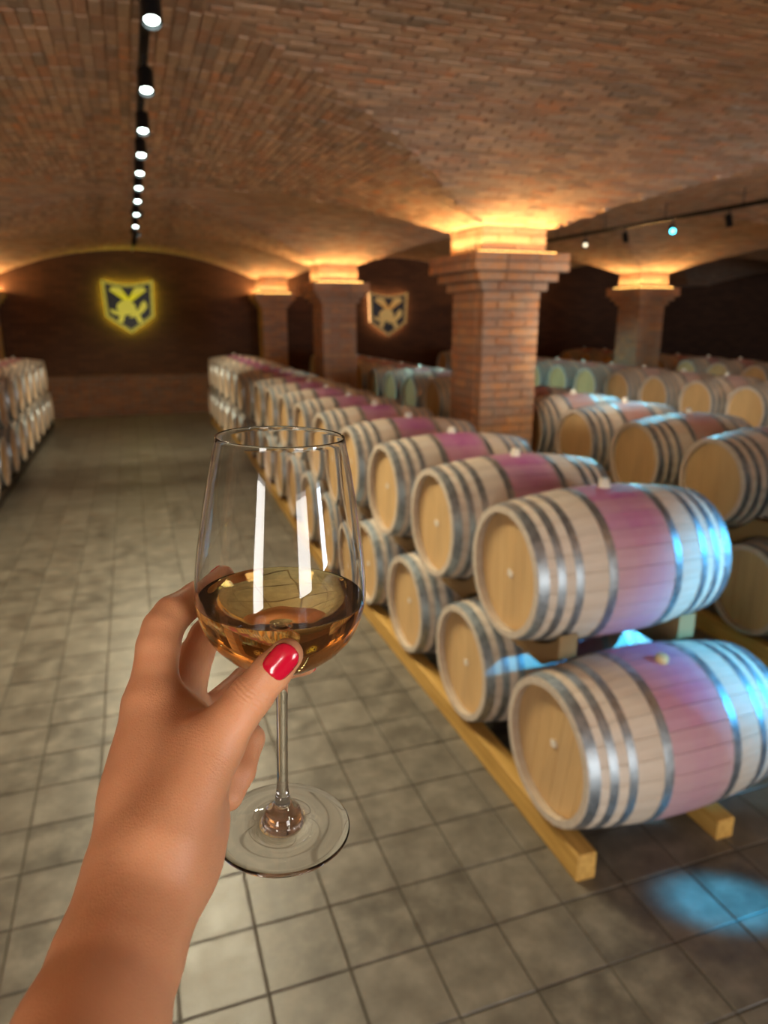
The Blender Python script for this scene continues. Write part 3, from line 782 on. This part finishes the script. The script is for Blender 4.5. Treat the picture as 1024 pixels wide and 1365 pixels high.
wi += [(rl_+.0001, LEVEL), (rl_-.0006, LEVEL-.0005), (rl_-.003, LEVEL-.0009), (.015, LEVEL-.0009), (.0002, LEVEL-.0009)]
def t_wine():
    t = NT('amber_wine'); t.set(Base_Color=(1.0, .90, .52), Roughness=0.0, IOR=1.34, Transmission_Weight=1.0)
    v = t.n('ShaderNodeVolumeAbsorption'); v.inputs['Color'].default_value = (1, .58, .03, 1); v.inputs['Density'].default_value = 11
    out = [n for n in t.t.nodes if n.type == 'OUTPUT_MATERIAL'][0]; t.l(v.outputs[0], out.inputs['Volume']); return t.m
b = MB(); b.lathe(wi, NS); wine = b.build('wine', t_wine(), smooth=True); wine.matrix_world = GM
tag(wine, 'amber orange wine filling the lower bowl of the glass', 'wine')

# ------------------------------------------------------------------ hand and forearm (one continuous skin)
def J(px, py, d, r): 
    return np.array([(px-512)/F_PX*d, -(py-682.5)/F_PX*d, d, r/1000])
FORE = [J(50, 1640, .205, 26.5), J(118, 1390, .262, 28), J(160, 1270, .294, 26), J(190, 1180, .318, 23.8)]
PALM = [[J(193, 1180, .320, 24), J(193, 1060, .345, 18), J(200, 945, .370, 13.5)],
        [J(207, 1150, .330, 23), J(232, 955, .392, 13.5)],
        [J(225, 1130, .338, 20), J(262, 968, .404, 12.5)],
        [J(234, 1125, .340, 17), J(288, 1002, .408, 12)],
        [J(216, 945, .372, 11), J(246, 962, .374, 9), J(285, 992, .352, 11)],
        [J(205, 1000, .3585, 13.5), J(250, 1012, .352, 13.5)],
        [J(222, 1158, .332, 14), J(254, 1098, .350, 13.5)]]
THUMB = [J(225, 1110, .322, 18), J(285, 990, .346, 14.0), J(336, 926, .351, 10.6), J(362, 896, .351, 9.6), J(382, 873, .350, 8.5)]
INDEX = [J(203, 935, .372, 13.2), J(211, 862, .386, 11.4), J(217, 838, .392, 11.0), J(230, 819, .399, 10.4), J(262, 797, .415, 9.2), J(296, 768, .433, 7.2)]
MIDDLE = [J(240, 950, .392, 12.2), J(262, 872, .424, 10), J(274, 848, .432, 9.6), J(303, 808, .447, 8.6), J(338, 778, .447, 7.2)]
RING = [J(272, 962, .405, 11.5), J(328, 908, .438, 9.2), J(375, 890, .450, 8.3), J(407, 886, .446, 6.9)]
LITTLE = [J(290, 1002, .408, 11), J(333, 985, .416, 8.6), J(320, 1028, .402, 8.6), J(305, 1062, .392, 8.0)]
H = .0016
allp = np.array(FORE+sum(PALM, [])+THUMB+INDEX+MIDDLE+RING+LITTLE)
lo_ = allp[:, :3].min(0)-.04; hi_ = allp[:, :3].max(0)+.03
dims = np.ceil((hi_-lo_)/H).astype(int)
axes = [lo_[i]+np.arange(dims[i])*H for i in range(3)]
BIG = .05
def cone_into(Fd, a, b, k):
    pad = max(a[3], b[3])+k+.012
    mn = np.minimum(a[:3], b[:3])-pad; mx = np.maximum(a[:3], b[:3])+pad
    i0 = np.clip(((mn-lo_)/H).astype(int), 0, dims); i1 = np.clip(((mx-lo_)/H).astype(int)+1, 0, dims)
    sl = tuple(slice(p, q) for p, q in zip(i0, i1))
    X = axes[0][sl[0]][:, None, None]; Y = axes[1][sl[1]][None, :, None]; Z = axes[2][sl[2]][None, None, :]
    ab = b[:3]-a[:3]; L2 = ab @ ab
    t = np.clip(((X-a[0])*ab[0]+(Y-a[1])*ab[1]+(Z-a[2])*ab[2])/L2, 0, 1)
    d = np.sqrt((X-a[0]-t*ab[0])**2+(Y-a[1]-t*ab[1])**2+(Z-a[2]-t*ab[2])**2)-(a[3]+(b[3]-a[3])*t)
    Fs = Fd[sl]; h = np.clip(k-np.abs(Fs-d), 0, None)/k
    Fd[sl] = np.minimum(Fs, d)-h*h*k*.25
def chain(Fd, pts, k):
    for a, b in zip(pts[:-1], pts[1:]): cone_into(Fd, a, b, k)
def blank(): return np.full(dims, BIG, np.float32)
body = blank(); chain(body, FORE, .006)
for c in PALM: chain(body, c, .016)
th = blank(); chain(th, THUMB, .003)
h = np.clip(.012-np.abs(body-th), 0, None)/.012; body = np.minimum(body, th)-h*h*.012*.25
fing = blank()
for c in (INDEX, MIDDLE, RING, LITTLE):
    f1 = blank(); chain(f1, c, .003); hh = np.clip(.0022-np.abs(fing-f1), 0, None)/.0022; fing = np.minimum(fing, f1)-hh*hh*.0022*.25
h = np.clip(.007-np.abs(body-fing), 0, None)/.007; body = np.minimum(body, fing)-h*h*.007*.25
def surface_nets(Fd):
    s = Fd < 0; nx, ny, nz = Fd.shape
    cnt = np.zeros((nx-1, ny-1, nz-1), np.int8)
    for i in (0, 1):
        for j in (0, 1):
            for k in (0, 1): cnt += s[i:nx-1+i, j:ny-1+j, k:nz-1+k]
    act = (cnt > 0) & (cnt < 8); idx = np.full(act.shape, -1, np.int64); ijk = np.argwhere(act); idx[act] = np.arange(len(ijk))
    acc = np.zeros((len(ijk), 3)); num = np.zeros(len(ijk))
    corners = [(i, j, k) for i in (0, 1) for j in (0, 1) for k in (0, 1)]
    for a in corners:
        for ax in range(3):
            if a[ax]: continue
            b_ = list(a); b_[ax] = 1
            fa = Fd[tuple((ijk+np.array(a)).T)]; fb_ = Fd[tuple((ijk+np.array(b_)).T)]
            m = (fa < 0) != (fb_ < 0); t = np.where(m, fa/np.where(m, fa-fb_, 1), 0)
            p = np.array(a, float)[None]+0*acc; p[:, ax] += t
            acc[m] += p[m]; num[m] += 1
    V = (ijk+acc/num[:, None])*H+lo_
    Q = []
    for ax in range(3):
        u, v = (ax+1) % 3, (ax+2) % 3
        sh = [slice(None)]*3; sh2 = [slice(None)]*3; sh[ax] = slice(0, -1); sh2[ax] = slice(1, None)
        A, B = s[tuple(sh)], s[tuple(sh2)]; e = np.argwhere(A != B)
        e = e[(e[:, u] > 0) & (e[:, v] > 0) & (e[:, u] < Fd.shape[u]-1) & (e[:, v] < Fd.shape[v]-1)]
        ins = A[tuple(e.T)]
        def g_(du, dv): q = e.copy(); q[:, u] -= du; q[:, v] -= dv; return idx[tuple(q.T)]
        q = np.stack([g_(1, 1), g_(0, 1), g_(0, 0), g_(1, 0)], 1); q[~ins] = q[~ins][:, ::-1]; Q.append(q)
    return V, np.concatenate(Q)
V, Q = surface_nets(body)
# cam space -> world (x right, y up, z depth: the axes form a left handed set, so the faces are flipped)
R3 = np.array([list(RT), list(UP), list(FW)]); WV = V @ R3+np.array(CAM)
me = bpy.data.meshes.new('person'); me.from_pydata(WV.tolist(), [], Q[:, ::-1].tolist()); me.update()
me.polygons.foreach_set('use_smooth', [True]*len(me.polygons))
def mat_skin():
    t = NT('skin'); p = t.vec('Object'); n1 = t.noise(p, 60, 3); n2 = t.noise(p, 500, 3)
    vo = t.n('ShaderNodeTexVoronoi', feature='DISTANCE_TO_EDGE'); t.l(p, vo.inputs['Vector']); vo.inputs['Scale'].default_value = 700
    col = t.mix(n1, (.76, .355, .175), (.64, .275, .13))
    t.set(Base_Color=col, Roughness=.48, Subsurface_Weight=.3, Subsurface_Radius=(.012, .004, .002), Subsurface_Scale=.5)
    hgt = t.math('ADD', t.math('MULTIPLY', n2, .6), t.math('MULTIPLY', vo.outputs['Distance'], .9))
    def crease(a, b, f, freq, rad_, amp, wob=.35):
        'fine skin folds across the line a-b, centred a fraction f along it'
        nonlocal hgt
        A = Vector((a[:3] @ R3+np.array(CAM)).tolist()); B = Vector((b[:3] @ R3+np.array(CAM)).tolist()); C = A.lerp(B, f); ax = (B-A).normalized()
        sub = t.n('ShaderNodeVectorMath', operation='SUBTRACT'); t.l(p, sub.inputs[0]); sub.inputs[1].default_value = C
        dt = t.n('ShaderNodeVectorMath', operation='DOT_PRODUCT'); t.l(sub.outputs[0], dt.inputs[0]); dt.inputs[1].default_value = ax
        ln = t.n('ShaderNodeVectorMath', operation='LENGTH'); t.l(sub.outputs[0], ln.inputs[0])
        wv = t.math('SINE', t.math('ADD', t.math('MULTIPLY', dt.outputs['Value'], freq), t.math('MULTIPLY', t.noise(p, 120, 3), 9*wob)))
        fo = t.n('ShaderNodeMapRange', interpolation_type='SMOOTHSTEP'); t.l(t.math('ABSOLUTE', dt.outputs['Value']), fo.inputs[0]); fo.inputs[1].default_value = rad_; fo.inputs[2].default_value = rad_*.2; fo.inputs[3].default_value = 0; fo.inputs[4].default_value = 1
        f2 = t.n('ShaderNodeMapRange', interpolation_type='SMOOTHSTEP'); t.l(ln.outputs['Value'], f2.inputs[0]); f2.inputs[1].default_value = .035; f2.inputs[2].default_value = .018; f2.inputs[3].default_value = 0; f2.inputs[4].default_value = 1
        hgt = t.math('ADD', hgt, t.math('MULTIPLY', t.math('MULTIPLY', wv, amp), t.math('MULTIPLY', fo.outputs[0], f2.outputs[0])))
    crease(THUMB[1], THUMB[2], 1.0, 2600, .007, .42, .8); crease(FORE[2], FORE[3], .85, 1300, .014, .16, 1.0); crease(THUMB[0], THUMB[1], .85, 3400, .022, .06, 1.2)
    t.bump(hgt, .26, .0008); return t.m
me.materials.append(mat_skin())
person = link('person', me); tag(person, 'outstretched bare forearm and hand with red nails, fingers round the glass', 'person')
md = person.modifiers.new('smooth', 'SMOOTH'); md.factor = .5; md.iterations = 4
M_nail = (lambda t: (t.set(Base_Color=(.62, .004, .03), Roughness=.18, Coat_Weight=.6, Coat_Roughness=.06), t.m)[1])(NT('red_nail_varnish'))
def nail(a, b, toward, wid, length, back, off=.0004):
    'lacquered nail curved over the last finger joint; toward = cam space direction it faces'
    ax = (b[:3]-a[:3]); ax /= np.linalg.norm(ax); n = np.array(toward, float); n -= ax*(n @ ax); n /= np.linalg.norm(n); s = np.cross(ax, n)
    c = b[:3]-ax*back; nu, nv = 14, 12; vs2 = []
    for i in range(nu+1):
        for j in range(nv+1):
            u = -1+2*i/nu; v = -1+2*j/nv
            w_ = 1-.22*max(0, -u)**2-.35*max(0, u-.45)**2/.3
            phi = v*w_*wid/2/b[3]
            yy = u*length/2-(.0016*(v*v) if u > 0 else -.0016*v*v*0)*(1 if u > 0 else 0)
            pos = c+ax*yy; t = np.clip(((pos-a[:3]) @ ax)/np.linalg.norm(b[:3]-a[:3]), 0, 1); r = a[3]+(b[3]-a[3])*t
            tip = max(0, (pos-b[:3]) @ ax); r = math.sqrt(max(r*r-tip*tip*.55, 1e-8))
            lift_ = off-.0007*abs(v)**6-.0006*max(0, -u)**6
            vs2.append(pos+(r+lift_)*(math.cos(phi)*n+math.sin(phi)*s))
    fs = [(i*(nv+1)+j, i*(nv+1)+j+1, (i+1)*(nv+1)+j+1, (i+1)*(nv+1)+j) for i in range(nu) for j in range(nv)]
    m_ = MB(); m_.add((np.array(vs2) @ R3+np.array(CAM)).tolist(), fs)
    o = m_.build('fingernail', M_nail, person, smooth=True)
    sd = o.modifiers.new('solid', 'SOLIDIFY'); sd.thickness = .0007; sd.offset = 0
    return o
nail(THUMB[-2]+np.array([0, 0, 0, .0002]), THUMB[-1]+np.array([0, 0, 0, .0004]), (.02, .05, -1), .0158, .0175, .0010, .0006)['label'] = 'glossy red thumbnail'
nail(INDEX[-2], INDEX[-1], (-.6, .5, .5), .0100, .0110, .0005)
nail(MIDDLE[-2], MIDDLE[-1], (-.3, .4, .9), .0100, .0110, .0005)
nail(RING[-2], RING[-1], (.1, -.5, .9), .0098, .0108, .0005)
nail(LITTLE[-2], LITTLE[-1], (.2, -.5, 1), .0085, .0095, .0005)
